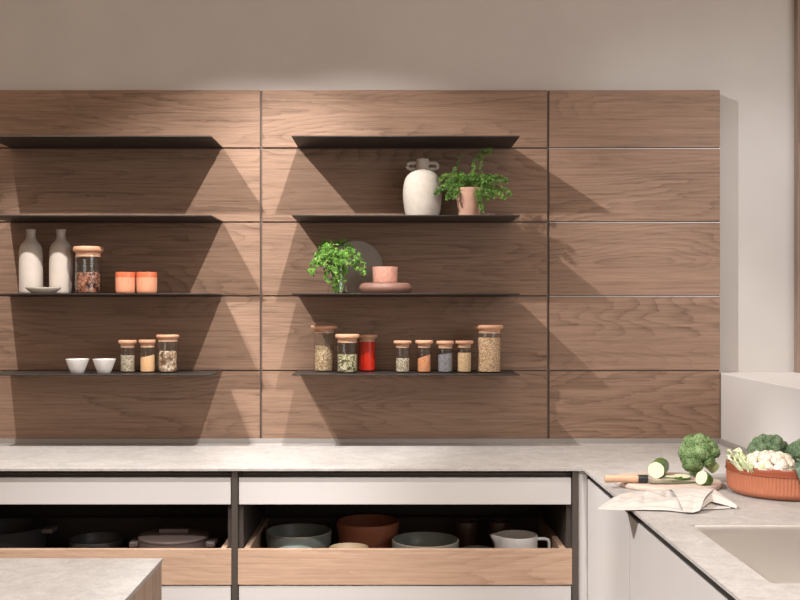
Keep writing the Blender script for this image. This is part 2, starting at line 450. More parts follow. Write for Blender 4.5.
CHIPB = seeds('dried_fruit_chips', [lin((60, 32, 26)), lin((200, 120, 85)), lin((225, 165, 135)), lin((120, 65, 50)), lin((185, 140, 120))], 75, .3)
CHIPW = seeds('pale_dried_chips', [lin((245, 228, 205)), lin((235, 205, 170)), lin((160, 110, 75)), lin((250, 240, 225))], 75, .2)
RING = plain('seal_ring', (.58, .38, .26, 1), .5)

def jar(label, gx0, gx1, lx0, lx1, ytop, ylid, yc, Y, zs, cmat, group, kind='seeds', tilt=0, seed=0):
    s = sc(Y); cx = px((gx0+gx1)/2, Y)
    ytb = VY+(CZ-zs)/s                        # image row of the base
    h = (ytb-ytop)*s; zl = (ytb-ylid)*s; zc = (ytb-yc)*s
    r = (gx1-gx0)/2*s; rl = (lx1-lx0)/2*s
    t = thing('glass_jar', label, 'jar', (cx, Y, zs), 0, group)
    th = .0022; zg = zl+.001
    bm = bmesh.new()
    lathe(bm, [(0, .0), (r-.004, 0), (r-.001, .001), (r, .004), (r, zg), (r-th, zg), (r-th, .007), (r-.005, .004), (0, .004)], 48)
    obj('jar_body', bm, GLASS, t, True)
    bm = bmesh.new()
    lh = h-zl; lz = zl+.0015
    pr = [(0, lz), (rl*.72, lz), (r-.0035, lz+.0005), (r-.003, lz+lh*.26), (rl*.93, lz+lh*.36), (rl*.985, lz+lh*.45), (rl, lz+lh*.62), (rl*.985, lz+lh*.85), (rl*.95, h-.0006), (rl*.9, h), (0, h)]
    lathe(bm, pr, 48); obj('lid', bm, BEECH, t, True, angle=60)
    bm = bmesh.new(); rr = r-th-.0004
    lathe(bm, [(rr-.003, zl-.007), (rr, zl-.006), (rr, zl-.001), (rr-.003, zl+.0013)], 40)
    obj('seal_ring', bm, RING, t, True)
    rnd = random.Random(seed)
    bm = bmesh.new(); rc = r-th-.0008; z0 = .0046
    ns = 40; prof = [(0, z0), (rc-.002, z0), (rc, z0+.002)]
    def top(a, q):
        return zc+tilt*rc*q*math.cos(a)+ .004*noise.noise(Vector((q*math.cos(a)*3, q*math.sin(a)*3, seed)))*(1 if kind != 'flat' else .3)
    rings = []
    for r_, z_ in prof[1:]: rings.append([bm.verts.new((r_*math.cos(2*PI*i/ns), r_*math.sin(2*PI*i/ns), z_)) for i in range(ns)])
    for q in (1, .97, .75, .5, .25):
        rings.append([bm.verts.new((rc*q*math.cos(2*PI*i/ns), rc*q*math.sin(2*PI*i/ns), top(2*PI*i/ns, q)+(0 if q < 1 else -.002))) for i in range(ns)])
    bm.faces.new(rings[0][::-1])
    for A, B in zip(rings, rings[1:]):
        for i in range(ns): bm.faces.new((A[i], A[(i+1) % ns], B[(i+1) % ns], B[i]))
    bm.faces.new(rings[-1])
    if kind == 'chips':
        for v in bm.verts: v.co.x *= .80; v.co.y *= .80
        for k in range(420):
            a = rnd.uniform(0, 2*PI); q = rnd.choice((1, 1, 1, rnd.random()**.5))
            L = rnd.uniform(.004, .0085); W = rnd.uniform(.0018, .004); T = .0008
            R = rc-.0055
            z = rnd.uniform(z0+.005, zc-.004) if q == 1 else zc-.003+rnd.uniform(-.004, .005)
            base = Matrix.Translation((R*q*math.cos(a), R*q*math.sin(a), z)) @ Matrix.Rotation(a+PI/2, 4, 'Z') @ Matrix.Rotation(PI/2+rnd.uniform(-.45, .45), 4, 'X') @ Matrix.Rotation(rnd.uniform(0, PI), 4, 'Z')
            bulge = rnd.uniform(0, .0012)
            tp = [(-L/2, -W/3, 0), (0, -W/2, bulge), (L/2, -W/4, 0), (L/2, W/4, 0), (0, W/2, bulge), (-L/2, W/3, 0)]
            up = [bm.verts.new(base @ Vector((x, y, zz+T))) for x, y, zz in tp]
            dn = [bm.verts.new(base @ Vector((x, y, zz-T))) for x, y, zz in tp]
            bm.faces.new(up); bm.faces.new(dn[::-1])
            for i in range(6): bm.faces.new((dn[i], dn[(i+1) % 6], up[(i+1) % 6], up[i]))
    obj('contents', bm, cmat, t, kind != 'chips')
    return t
z3, z4 = ZS[2], ZS[3]
GJ = 'lidded glass jars on the wall shelves'
jar('large glass jar of dark reddish dried chips beside the stone bottles', 75.3, 101.3, 73, 102.7, 246.7, 255.5, 273, -.15, z3, CHIPB, GJ, 'chips', seed=3)
jar('small glass jar of grey seeds nearest the white bowls', 120, 135.3, 118, 136.3, 340, 345.8, 355.6, -.15, z4, GREYS, GJ, seed=4)
jar('small glass jar of tan powder between the grey seeds and pale chips', 140, 155.2, 138.7, 156.4, 339.7, 345.7, 356.3, -.15, z4, TANP, GJ, 'flat', .25, 5)
jar('taller glass jar of pale dried chips at the end of the left shelf', 157.5, 178.3, 156.6, 179.8, 334.5, 340, 351.5, -.15, z4, CHIPW, GJ, 'chips', seed=6)
jar('tall glass jar of tan seeds at the left end of the right shelf', 314, 334.4, 312, 339, 325.3, 331.2, 345.5, -.085, z4, SANDY, GJ, seed=7)
jar('glass jar of green and cream seeds standing in front of its neighbours', 337, 357.8, 335.3, 359.6, 334, 341, 354.5, -.17, z4, PUMP, GJ, seed=8)
jar('glass jar full of bright red powder', 358.4, 375.8, 357, 377.8, 334.4, 340, 341.5, -.075, z4, REDP, GJ, 'flat', seed=9)
jar('small glass jar of grey-beige seeds, first of the four small right jars', 395.2, 410, 393.5, 411.7, 340.6, 346, 358.5, -.16, z4, GREYS, GJ, seed=10)
jar('small glass jar of orange lentils', 417, 431.3, 415, 433, 340.3, 346, 356.8, -.16, z4, ORAP, GJ, 'seeds', .35, 11)
jar('small glass jar of grey-blue salt', 437.4, 453, 436, 453.9, 340.8, 346.5, 354, -.16, z4, LAV, GJ, 'seeds', .15, 12)
jar('small glass jar of fine pale beige grain beside the tall oat jar', 457, 471.8, 455.4, 473.7, 340.6, 346, 352.7, -.16, z4, GRAIN, GJ, 'flat', seed=13)
jar('tall glass jar filled high with oat flakes at the right shelf end', 477.4, 501, 475, 503, 324.8, 331.5, 337.5, -.15, z4, OATS, GJ, seed=14)

# ------------------------------------------------------------------ shelf crockery
BONE = plain('bone_glaze', (.49, .43, .38, 1), .4, 0, .5, .03, 30)
CREAM = plain('cream_glaze', (.60, .54, .465, 1), .5, 0, .4)
PORC = plain('white_porcelain', (.80, .775, .755, 1), .35, 0, .5)
ORANGE = plain('orange_clay', (.70, .31, .185, 1), .65, 0, .3, .05, 60)
ORANGEG = plain('orange_glaze', (.62, .15, .065, 1), .25, 0, .5)
TERRA = plain('terracotta_clay', (.40, .142, .076, 1), .5, 0, .35, .06, 40)
TERRAG = plain('terracotta_glaze', (.25, .062, .030, 1), .25, 0, .55)

def bottle(label, x0, x1, ytop, Y, zs):
    s = sc(Y); r = (x1-x0)/2*s; H = (VY+(CZ-zs)/s-ytop)*s
    k = H/.268
    t = thing('stone_bottle', label, 'bottle', (px((x0+x1)/2, Y), Y, zs), 0, 'tall bone coloured bottles')
    n = r*.39
    pr = [(0, 0), (r*.90, 0), (r*.97, .004), (r, .012), (r, .08*k), (r, .165*k), (r*.985, .178*k), (r*.90, .196*k), (r*.74, .209*k), (r*.52, .220*k), (n*1.06, .230*k), (n*.96, .240*k), (n, .258*k), (n*1.08, .262*k), (n*1.08, .2665*k), (n*1.0, .268*k), (n*.8, .267*k), (n*.75, .25*k), (n*.7, .2*k), (0, .19*k)]
    bm = bmesh.new(); lathe(bm, pr, 64); obj('body', bm, BONE, t, True, angle=55)
bottle('bone coloured narrow-necked bottle, first from the left on its shelf', 19.6, 42.5, 229.3, -.112, z3)
bottle('bone coloured narrow-necked bottle standing beside the jar of dark chips', 49.7, 72.2, 229.3, -.112, z3)

Y = -.213; s = sc(Y)
bm = bmesh.new(); r = 18*s; h = (VY+(CZ-z3)/s-287.4)*s
lathe(bm, [(0, 0), (r*.55, 0), (r*.72, h*.25), (r*.9, h*.62), (r*.985, h*.95), (r*.985, h), (r*.95, h), (r*.86, h*.68), (r*.7, h*.4), (r*.5, h*.28), (0, h*.25)], 64, 1, .70)
tag(obj('oval_dish', bm, CREAM, None, True, (px(43.3, Y), Y, z3), 55), 'small shallow cream oval dish in front of the bottles', 'dish')

def cup(label, x0, x1, ytop, Y, zs):
    s = sc(Y); r = (x1-x0)/2*s; H = (VY+(CZ-zs)/s-ytop)*s
    t = thing('orange_cup', label, 'cup', (px((x0+x1)/2, Y), Y, zs), 0, 'orange ribbed cups')
    nr = 34; zb = H*.76
    def md(rr, z, a): return rr*(1+.014*math.cos(nr*a)) if .08*H < z < zb*.98 and rr > r*.8 else rr
    bm = bmesh.new()
    lathe(bm, [(0, 0), (r*.80, 0), (r*.86, H*.02), (r*.93, H*.09), (r*.955, H*.13), (r*.965, H*.3), (r*.972, H*.5), (r*.98, zb*.95), (r*.985, zb), (r*.9, zb)], nr*6, mod=md)
    obj('ribbed_body', bm, ORANGE, t, True)
    bm = bmesh.new()
    lathe(bm, [(r*.93, zb*.99), (r*.995, zb), (r*.995, H*.975), (r*.98, H), (r*.93, H), (r*.91, H*.97), (r*.88, H*.3), (r*.7, H*.1), (0, H*.09)], 72)
    obj('glazed_rim', bm, ORANGEG, t, True)['label'] = 'glossy deeper orange band around the rim'
cup('ribbed orange cup with glossy rim, next to the dark chip jar', 115.7, 135.6, 272.2, -.16, z3)
cup('ribbed orange cup with glossy rim, the one farther from the jar', 136.6, 157, 272.2, -.16, z3)

def fbowl(label, x0, x1, ytop, Y, zs):
    s = sc(Y); r = (x1-x0)/2*s; H = (VY+(CZ-zs)/s-ytop)*s
    def md(rr, z, a): return rr*(1+.012*abs(math.cos(4*a))) if rr > r*.4 else rr
    bm = bmesh.new()
    lathe(bm, [(0, 0), (r*.50, 0), (r*.56, H*.04), (r*.72, H*.38), (r*.87, H*.72), (r*.975, H*.97), (r*.98, H), (r*.94, H), (r*.84, H*.75), (r*.68, H*.4), (r*.5, H*.14), (0, H*.1)], 64, mod=md)
    tag(obj('white_bowl', bm, PORC, None, True, (px((x0+x1)/2, Y), Y, zs), 50), label, 'bowl', 'small white bowls')
fbowl('small white tapered bowl, left one of the pair', 65.9, 89, 359, -.19, z4)
fbowl('small white tapered bowl nearest the grey seed jar', 92.8, 115.7, 359, -.19, z4)

# vase with two loop handles
VASE = plain('chalky_vase', (.46, .415, .365, 1), .85, 0, .2, .07, 45)
Y = -.125; s = sc(Y); z2 = ZS[1]
def hh(y): return (VY+(CZ-z2)/s-y)*s
base_row = VY+(CZ-z2)/s
t = thing('two_handled_vase', 'chalky white round vase with two loop handles', 'vase', (px(422.4, Y), Y, z2))
r = 19.4*s; H = hh(159.4); hb = hh(171)
pr = smooth_prof([(r*.79, 0), (r*.86, hb*.06), (r*.95, hb*.24), (r*.995, hb*.42), (r, hb*.56), (r*.95, hb*.73), (r*.83, hb*.87), (r*.62, hb*.965), (r*.42, hb*1.005), (r*.345, hb*1.06), (r*.335, hb*1.15), (r*.335, H-.002)], 4)
pr = [(0, 0)]+pr+[(r*.33, H), (r*.27, H), (r*.26, H*.9), (r*.25, hb), (0, hb*.95)]
bm = bmesh.new(); lathe(bm, pr, 72); obj('body', bm, VASE, t, True, angle=60)
for sg in (-1, 1):
    bm = bmesh.new(); pts = []
    za, zb_ = hh(163.2), hh(169.3); zm = (za+zb_)/2; hr = (za-zb_)/2
    xi, xo = r*.30, 17*s-.008
    pts.append((sg*xi, 0, za)); pts.append((sg*(xo-hr), 0, za))
    for k in range(1, 10):
        a = PI/2-PI*k/10; pts.append((sg*(xo-hr+hr*1.05*math.cos(a)), 0, zm+hr*math.sin(a)))
    pts.append((sg*(xo-hr), 0, zb_)); pts.append((sg*xi, 0, zb_))
    tube(bm, pts, .0072, 12); obj('handle', bm, VASE, t, True)

# potted fern
PINKT = plain('pale_pink_terracotta', (.66, .41, .31, 1), .8, 0, .2, .10, 25)
SOIL = plain('potting_soil', (.035, .022, .015, 1), .95, 0, .1, .4, 150)
FERN = leafmat('fern_green', [(.045, .13, .022, 1), (.13, .29, .05, 1), (.30, .47, .11, 1)], .5, 60)
FSTEM = plain('fern_stem', (.16, .20, .05, 1), .6)
Y = -.17; s = sc(Y)
t = thing('potted_fern', 'trailing green fern in a small pale terracotta pot', 'plant', (px(469.2, Y), Y, z2))
base_row = VY+(CZ-z2)/s
r = 14.2*s; H = (base_row-188.7)*s
bm = bmesh.new(); lathe(bm, [(0, 0), (r*.70, 0), (r*.73, .003), (r*.97, H*.93), (r, H*.96), (r, H), (r*.93, H), (r*.9, H*.9), (0, H*.88)], 56)
obj('pot', bm, PINKT, t, True)
bm = bmesh.new(); lathe(bm, [(0, H*.93), (r*.5, H*.95), (r*.895, H*.9)], 32); obj('soil', bm, SOIL, t, True)
rnd = random.Random(5)
bl = bmesh.new(); bs = bmesh.new()
def leaflet(bm, p, d, L, W):
    d = d.normalized(); u = d.cross(Vector((rnd.uniform(-1, 1), rnd.uniform(-1, 1), rnd.uniform(-1, 1)))).normalized()
    m = p+d*L*.5; nn = d.cross(u)*W*.25
    vs = [bm.verts.new(q) for q in (p, m+u*W/2+nn, p+d*L, m-u*W/2+nn)]
    bm.faces.new(vs)
def frond(p0, p1, p2, p3, n=24, spread=.018, dens=6, rmax=.0011):
    P = [Vector(q) for q in (p0, p1, p2, p3)]; pts = []
    for i in range(n+1):
        q = i/n; b = (1-q)**3*P[0]+3*(1-q)**2*q*P[1]+3*(1-q)*q*q*P[2]+q**3*P[3]; pts.append(b)
    tube(bs, pts, [rmax*(1-.7*i/n) for i in range(n+1)], 5)
    for i in range(int(n*.22), n+1):
        q = i/n; tdir = (pts[min(i+1, n)]-pts[max(i-1, 0)]).normalized()
        wd = spread*(.5+.9*math.sin(PI*min(1, .25+q*.75)))
        for k in range(dens):
            a = rnd.uniform(0, 2*PI)
            side = tdir.cross(Vector((math.cos(a), math.sin(a), .3))).normalized()
            bdir = (side+tdir*.6+Vector((0, 0, -.25))).normalized()
            L = wd*rnd.uniform(.5, 1)
            for j in range(4):
                pp = pts[i]+bdir*L*(j+.6)/4.5
                leaflet(bl, pp, (bdir+Vector((rnd.uniform(-.9, .9), rnd.uniform(-.9, .9), rnd.uniform(-.9, .9)))), rnd.uniform(.005, .010), .0034)
def L(xp, yp, dy=0): return Vector(((xp-469.2)*s, dy, (base_row-yp)*s))
top0 = L(469, 188)
tips = [((436, 194), -.03), ((440, 180), -.02), ((446, 200), -.05), ((453, 199), -.06), ((458, 176), .03), ((462, 181), -.04), ((476, 180), -.03), ((472, 178), .04), ((486, 201), -.05), ((494, 198), -.03), ((503, 199), -.04), ((510, 195), -.02), ((507, 181), .02), ((498, 180), .03), ((489, 183), -.05), ((478, 200), -.072), ((481, 212), -.06), ((466, 184), .05), ((447, 183), .04)]
for (tx, ty), dy in tips:
    e = L(tx, ty, dy); m = top0.lerp(e, .45)+Vector((0, 0, .035)); 
    m2 = top0.lerp(e, .82)+Vector((0, 0, .026))
    st = Vector((rnd.uniform(-.02, .02), rnd.uniform(-.02, .02), H*.9))
    frond(st, m, m2, e)
frond(L(466, 190), L(455, 180), L(450, 174, .01), L(461, 155, .01), 20, .007, 4)
frond(L(474, 190), L(474, 172), L(470, 148, -.02), L(491, 155, -.03), 26, .010, 4)
frond(L(480, 190), L(482, 176), L(476, 146, -.03), L(490, 151, -.035), 20, .008, 4)
obj('stems', bs, FSTEM, t, True)
o = obj('fronds', bl, FERN, t); o['kind'] = 'stuff'

# parsley in a glass
Y = -.155; s = sc(Y); base_row = VY+(CZ-z3)/s
t = thing('parsley_glass', 'bunch of green parsley in a clear drinking glass', 'plant', (px(337.4, Y), Y, z3))
r = 9.7*s; H = (base_row-264)*s
bm = bmesh.new(); lathe(bm, [(0, 0), (r-.002, 0), (r, .002), (r, H), (r-.0016, H), (r-.0016, .006), (0, .006)], 40); obj('glass', bm, GLASS, t, True)
PARS = leafmat('parsley_green', [(.035, .115, .012, 1), (.10, .25, .028, 1), (.26, .44, .085, 1)], .45, 70)
PSTEM = plain('parsley_stem', (.24, .42, .07, 1), .5)
rnd = random.Random(11); bs = bmesh.new(); bl = bmesh.new()
def pleaf(bm, p, d, size):
    d = d.normalized(); side = d.cross(Vector((rnd.uniform(-.4, .4), -1, rnd.uniform(-.4, .6)))).normalized(); up = side.cross(d)
    for ang, sz in ((0, 1.0), (.95, .78), (-.95, .78)):
        dd = (d*math.cos(ang)+side*math.sin(ang)).normalized(); ss = (side*math.cos(ang)-d*math.sin(ang)).normalized()
        outline = [(0, 0), (.10, .28), (.34, .42), (.20, .52), (.38, .74), (.15, .70), (.13, .86), (0, 1.0)]
        full = outline+[(-x, y) for x, y in outline[-2:0:-1]]
        z = size*sz; o_ = p+d*size*.22; cv = rnd.uniform(-.25, .35)
        c = bm.verts.new(o_+dd*z*.5+up*z*.08)
        vs = [bm.verts.new(o_+ss*x*z+dd*y*z-up*z*(.5*abs(x)*rnd.uniform(.2, 1.2)+cv*y*y)) for x, y in full]
        for k_ in range(len(vs)): bm.faces.new((c, vs[k_], vs[(k_+1) % len(vs)]))
def PL(xp, yp, dy=0): return Vector(((xp-337.4)*s, dy, (base_row-yp)*s))
ends = [((313, 270), -.03), ((315, 262), -.03), ((318, 254), 0), ((322, 246), .01), ((327, 249), -.04), ((331, 246), -.02), ((334, 251), -.05), ((340, 254), -.055), ((345, 250), -.02), ((349, 247), 0), ((352, 252), -.03), ((357, 258), -.04), ((359, 263), -.035), ((361, 271), -.035), ((328, 250), -.05), ((322, 255), -.045), ((333, 256), -.055), ((338, 258), -.058), ((326, 262), -.05), ((338, 262), -.06), ((344, 262), -.06), ((341, 241), .02), ((330, 258), -.055), ((320, 261), -.045), ((336, 270), -.058), ((325, 256), -.03), ((347, 257), -.045), ((335, 280), -.045), ((341, 286), -.044)]
for (ex, ey), dy in ends:
    e = PL(ex, ey, dy)
    st = Vector((rnd.uniform(-.018, .018), rnd.uniform(-.018, .018), .008))
    mouth = Vector((max(-.025, min(.025, e.x*.6)), max(-.025, dy*.5), H*1.02))
    if ey > 265 and 325 < ex < 350: pts = [st, Vector((st.x, -.03, H*.4)), Vector((e.x*.5, -.025, H*.9)), e]
    else: pts = [st, mouth*.5+st*.5, mouth, mouth.lerp(e, .5)+Vector((0, 0, .018)), e]
    if ey > 277: continue
    tube(bs, pts, .0012, 6)
    n = 12
    for k in range(n):
        q = e+Vector((rnd.gauss(0, .0085), rnd.gauss(0, .010), rnd.gauss(0, .0085)))
        dd = Vector((rnd.uniform(-1, 1), rnd.uniform(-1, .5), rnd.uniform(-1.1, .5)))
        tube(bs, [e, q], .0006, 4); pleaf(bl, q, dd, rnd.uniform(.010, .017))
for k in range(46):                         # leaves hanging over the front of the glass
    a = -PI/2+rnd.uniform(-1.1, 1.1); q = r+rnd.uniform(.003, .010)
    pleaf(bl, Vector((q*math.cos(a)-.006, q*math.sin(a), rnd.uniform(H*.45, H*1.05))), Vector((rnd.uniform(-.6, .6), rnd.uniform(-.4, .1), -1)), rnd.uniform(.010, .016))
for k in range(90):                         # leaves pressed inside the glass
    a = rnd.uniform(0, 2*PI); q = (r-.012)*rnd.uniform(.3, 1)
    pleaf(bl, Vector((q*math.cos(a), q*math.sin(a), rnd.uniform(.012, .03) if k < 30 else rnd.uniform(.02, H*.85))), Vector((rnd.uniform(-.5, .5), rnd.uniform(-.5, .5), 1 if rnd.random() > .4 else -.6)), rnd.uniform(.008, .013))
for k in range(16):
    a = rnd.uniform(0, 2*PI); q = (r-.006)*rnd.uniform(.2, 1)
    tube(bs, [(q*math.cos(a)*.8, q*math.sin(a)*.8, .007), (q*math.cos(a), q*math.sin(a), H)], .0012, 6)
obj('stems', bs, PSTEM, t, True); o = obj('leaves', bl, PARS, t); o['kind'] = 'stuff'

# grey plate standing against the wall
GPL = plain('grey_stoneware', (.36, .32, .28, 1), .5, 0, .4, .06, 30)
r = 27*sc(-.04)
lean = math.radians(87)
bm = bmesh.new(); lathe(bm, [(0, 0), (r*.6, 0), (r*.7, .004), (r*.97, .012), (r, .014), (r*.985, .016), (r*.95, .0145), (r*.7, .007), (0, .005)], 80)
M = Matrix.Rotation(lean, 4, 'X')
for v in bm.verts: v.co = M @ v.co
zmin = min(v.co.z for v in bm.verts); ymax = max(v.co.y for v in bm.verts)
tag(obj('standing_plate', bm, GPL, None, True, (px(355.8, -.03), -.002-ymax, z3-zmin), 50), 'round grey plate leaning upright against the oak panel', 'plate')

# pink cup on a wide low bowl
MAUVE = plain('mauve_clay', (.20, .105, .080, 1), .5, 0, .4, .08, 30)
PINKC = plain('speckled_pink_clay', (.47, .245, .185, 1), .55, 0, .35, .16, 70)
Y = -.15; s = sc(Y); base_row = VY+(CZ-z3)/s
r = 26.4*s; hb = (base_row-283)*s
bm = bmesh.new(); lathe(bm, smooth_prof([(0.0001, 0), (r*.80, 0), (r*.92, hb*.10), (r*.99, hb*.40), (r*.985, hb*.65), (r*.92, hb*.90), (r*.84, hb*.985), (r*.7, hb), (r*.5, hb*.98), (.0001, hb*.98)], 3), 72)
tag(obj('low_clay_bowl', bm, MAUVE, None, True, (px(385.3, Y), Y, z3), 60), 'wide low mauve clay dish under the pink cup', 'dish')
r = 12.6*s; zt = z3+hb*.98; H = (base_row-267)*s-hb*.98
bm = bmesh.new(); lathe(bm, [(0, 0), (r*.90, 0), (r*.96, .002), (r*.98, H*.1), (r, H*.95), (r*.99, H), (r*.93, H), (r*.9, H*.9), (r*.88, H*.1), (0, H*.08)], 56)
tag(obj('pink_cup', bm, PINKC, None, True, (px(385.1, Y), Y, zt), 50), 'speckled pink clay cup standing on the low mauve dish', 'cup')

# ------------------------------------------------------------------ crockery in the drawers
GREEN = plain('grey_green_stoneware', (.20, .225, .205, 1), .35, 0, .5, .10, 30)
CEL = plain('celadon_glaze', (.34, .42, .39, 1), .35, 0, .5, .06, 30)
BEIGE = plain('beige_glaze', (.56, .43, .28, 1), .4, 0, .5, .05, 30)
BROWN = plain('dark_brown_glaze', (.085, .045, .032, 1), .3, 0, .5, .1, 30)
DARK = plain('charcoal_stoneware', (.045, .040, .038, 1), .45, 0, .5)
MAUVEG = plain('grey_mauve_enamel', (.17, .125, .115, 1), .4, 0, .5)
RIMG = plain('bare_clay_rim', (.42, .33, .25, 1), .6)
def dbowl(name, label, cat, X, Y, r, ztop, mat, style='bowl', rim=None, group=None):
    H = ztop-DZ
    if style == 'bowl': pr = [(0, 0), (r*.62, 0), (r*.72, H*.06), (r*.90, H*.32), (r*.985, H*.6), (r, H*.93), (r*.985, H), (r*.95, H), (r*.93, H*.85), (r*.86, H*.4), (r*.65, H*.15), (0, H*.1)]
    elif style == 'open': pr = [(0, 0), (r*.42, 0), (r*.46, H*.06), (r*.72, H*.35), (r*.90, H*.68), (r*.995, H*.97), (r*.99, H), (r*.95, H), (r*.84, H*.68), (r*.6, H*.32), (0, H*.16)]
    elif style == 'pot': pr = [(0, 0), (r*.80, 0), (r*.88, H*.04), (r*.94, H*.2), (r*.965, H*.62), (r*.97, H*.70), (r, H*.80), (r, H*.97), (r*.985, H), (r*.94, H), (r*.92, H*.9), (r*.9, H*.1), (0, H*.07)]
    else: pr = [(0, 0), (r*.80, 0), (r*.90, H*.05), (r*.98, H*.5), (r, H*.98), (r*.98, H), (r*.93, H), (r*.9, H*.5), (r*.8, H*.08), (0, H*.06)]
    if rim:
        t = thing(name, label, cat, (X, Y, DZ), 0, group)
        bm = bmesh.new(); lathe(bm, pr, 72); obj('body', bm, mat, t, True, angle=50)
        bm = bmesh.new(); lathe(bm, [(r*.955, H+.0002), (r*.96, H+.0016), (r*.985, H+.0016), (r*.992, H*.992)], 72); obj('rim', bm, rim, t, True)
        return t
    bm = bmesh.new(); lathe(bm, pr, 72)
    return tag(obj(name, bm, mat, None, True, (X, Y, DZ), 50), label, cat, group)
dbowl('serving_bowl', 'large grey-green bowl at the left of the middle drawer', 'bowl', -.353, -.345, .127, .629, GREEN, rim=RIMG)
dbowl('small_bowl', 'small pale green bowl peeping over the drawer front', 'bowl', -.348, -.562, .069, .607, CEL, 'open')
dbowl('small_bowl', 'small beige bowl in front of the terracotta pot in the drawer', 'bowl', -.151, -.552, .073, .6145, BEIGE, 'open')
dbowl('terracotta_pot', 'deep terracotta cooking pot at the back of the open drawer', 'pot', -.087, -.28, .122, .655, TERRA, 'pot')
dbowl('serving_bowl', 'large grey-green bowl between the terracotta pot and the white jug', 'bowl', .133, -.45, .127, .619, GREEN, rim=RIMG)
dbowl('brown_mug', 'dark brown cup at the back of the drawer beside the grey-green bowl', 'cup', .303, -.25, .0455, .647, BROWN, 'cup', group='dark brown cups')
dbowl('brown_mug', 'dark brown cup at the back of the drawer behind the white jug', 'cup', .436, -.25, .0455, .647, BROWN, 'cup', group='dark brown cups')
dbowl('dark_dish', 'low charcoal dish beside the white jug in the drawer', 'dish', .322, -.535, .062, .603, DARK, 'bowl')
# jug
JX, JY, JR, JZ = .474, -.47, .0775, .643
t = thing('white_jug', 'white porcelain jug with spout and loop handle in the drawer', 'jug', (JX, JY, DZ)); H = JZ-DZ
def jm(rr, z, a):
    d = abs(((a-PI+PI) % (2*PI))-PI)
    k = max(0, 1-d/.42)**1.3*max(0, (z/H-.55)/.45)
    return rr+.024*k
bm = bmesh.new(); lathe(bm, [(0, 0), (JR*.86, 0), (JR*.93, .004), (JR, H*.12), (JR, H*.55), (JR, H*.8), (JR, H*.985), (JR*.985, H), (JR*.95, H), (JR*.94, H*.85), (JR*.94, H*.1), (0, H*.06)], 96, mod=jm)
obj('body', bm, PORC, t, True, angle=50)
bm = bmesh.new(); tube(bm, [(JR*.96, 0, H*.86), (JR+.028, 0, H*.86), (JR+.040, 0, H*.83), (JR+.044, 0, H*.74), (JR+.044, 0, H*.45), (JR+.040, 0, H*.3), (JR+.028, 0, H*.25), (JR*.97, 0, H*.25)], .0058, 12)
obj('handle', bm, PORC, t, True, angle=80)
# left drawer
t = thing('stock_pot', 'big charcoal pot at the far left of the left drawer', 'pot', (-1.49, -.33, DZ)); H = .645-DZ; r = .15
bm = bmesh.new(); lathe(bm, [(0, 0), (r*.9, 0), (r*.97, H*.05), (r, H*.2), (r, H*.97), (r*1.02, H), (r*.97, H), (r*.96, H*.1), (0, H*.06)], 64); obj('body', bm, DARK, t, True)
for sg in (-1, 1): bx('handle', sg*(r+.018)-.022, sg*(r+.018)+.022, -.035, .035, H*.80, H*.95, MAUVEG, t, .006)
dbowl('dark_pan', 'shallow charcoal dish between the big pot and the casserole', 'dish', -1.122, -.38, .105, .6085, DARK, 'bowl')
t = thing('casserole', 'grey-mauve lidded casserole with lug handles in the left drawer', 'casserole', (-.808, -.47, DZ)); H = .632-DZ; r = .13
bm = bmesh.new(); lathe(bm, [(0, 0), (r*.80, 0), (r*.9, H*.06), (r*.96, H*.4), (r*.985, H*.97), (r*.985, H), (r*.93, H), (r*.9, H*.1), (0, H*.08)], 64); obj('body', bm, MAUVEG, t, True)
bm = bmesh.new(); lathe(bm, [(0, H+.001), (r*1.0, H+.001), (r*1.01, H+.006), (r*.97, H+.012), (r*.7, H+.017), (0, H+.019)], 64); o = obj('lid', bm, MAUVEG, t, True)
bx('lid_handle', -.055, .055, -.011, .011, H+.017, H+.032, MAUVEG, o, .004)
for sg in (-1, 1): bx('lug_handle', sg*(r+.012)-.018, sg*(r+.012)+.018, -.04, .04, H*.72, H*.93, MAUVEG, t, .006)

# ------------------------------------------------------------------ worktop still life
t = None
BX_, BY_, BR = .890, -1.000, .164
bm = bmesh.new()
lathe(bm, [(0, 0), (BR*.97, 0), (BR*.99, .002), (BR, .006), (BR, .013), (BR*.99, .016), (BR*.97, .0175), (0, .0175)], 96, mod=lambda rr, z, a: rr*(1+.025*math.cos(2*a+.6)+.012*math.cos(3*a)))
tag(obj('cutting_board', bm, BOARD, None, True, (BX_, BY_, CT), 50), 'round pale wooden cutting board on the worktop', 'board')
BZ = CT+.0175

# knife: lies along x
KY = -1.075; kz = BZ+.001
t = thing('kitchen_knife', 'kitchen knife with wooden handle lying across the board', 'knife', (px(638, KY), KY, kz), math.radians(-2))
kl = sc(KY)
bm = bmesh.new()
N = 14
rings = []
for i in range(N+1):
    q = i/N; x = -33*kl+q*33*kl
    hz = .0125*(1-.10*math.sin(PI*q))*(1 if 0 < i < N else .86); hy = .010*(1 if 0 < i < N else .85)
    rings.append([bm.verts.new((x, hy*math.cos(2*PI*k/16), .0130+hz*math.sin(2*PI*k/16))) for k in range(16)])
for A, B in zip(rings, rings[1:]):
    for k in range(16): bm.faces.new((A[k], A[(k+1) % 16], B[(k+1) % 16], B[k]))
bm.faces.new(rings[0][::-1]); bm.faces.new(rings[-1])
obj('handle', bm, KHAND, t, True)
bm = bmesh.new(); M = Matrix.Translation((0, 0, .0130)) @ Matrix.Rotation(PI/2, 4, 'Y')
lathe(bm, [(0, .0), (.0128, 0), (.0132, .002), (.0132, 9.6*kl-.002), (.0124, 9.6*kl), (0, 9.6*kl)], 24, 1, .8, M=M)
FER = plain('black_ferrule', (.014, .014, .016, 1), .4)
obj('ferrule', bm, FER, t, True)
bm = bmesh.new()
x0 = 9.6*kl; x1 = x0+.165
top_ = []; bot_ = []
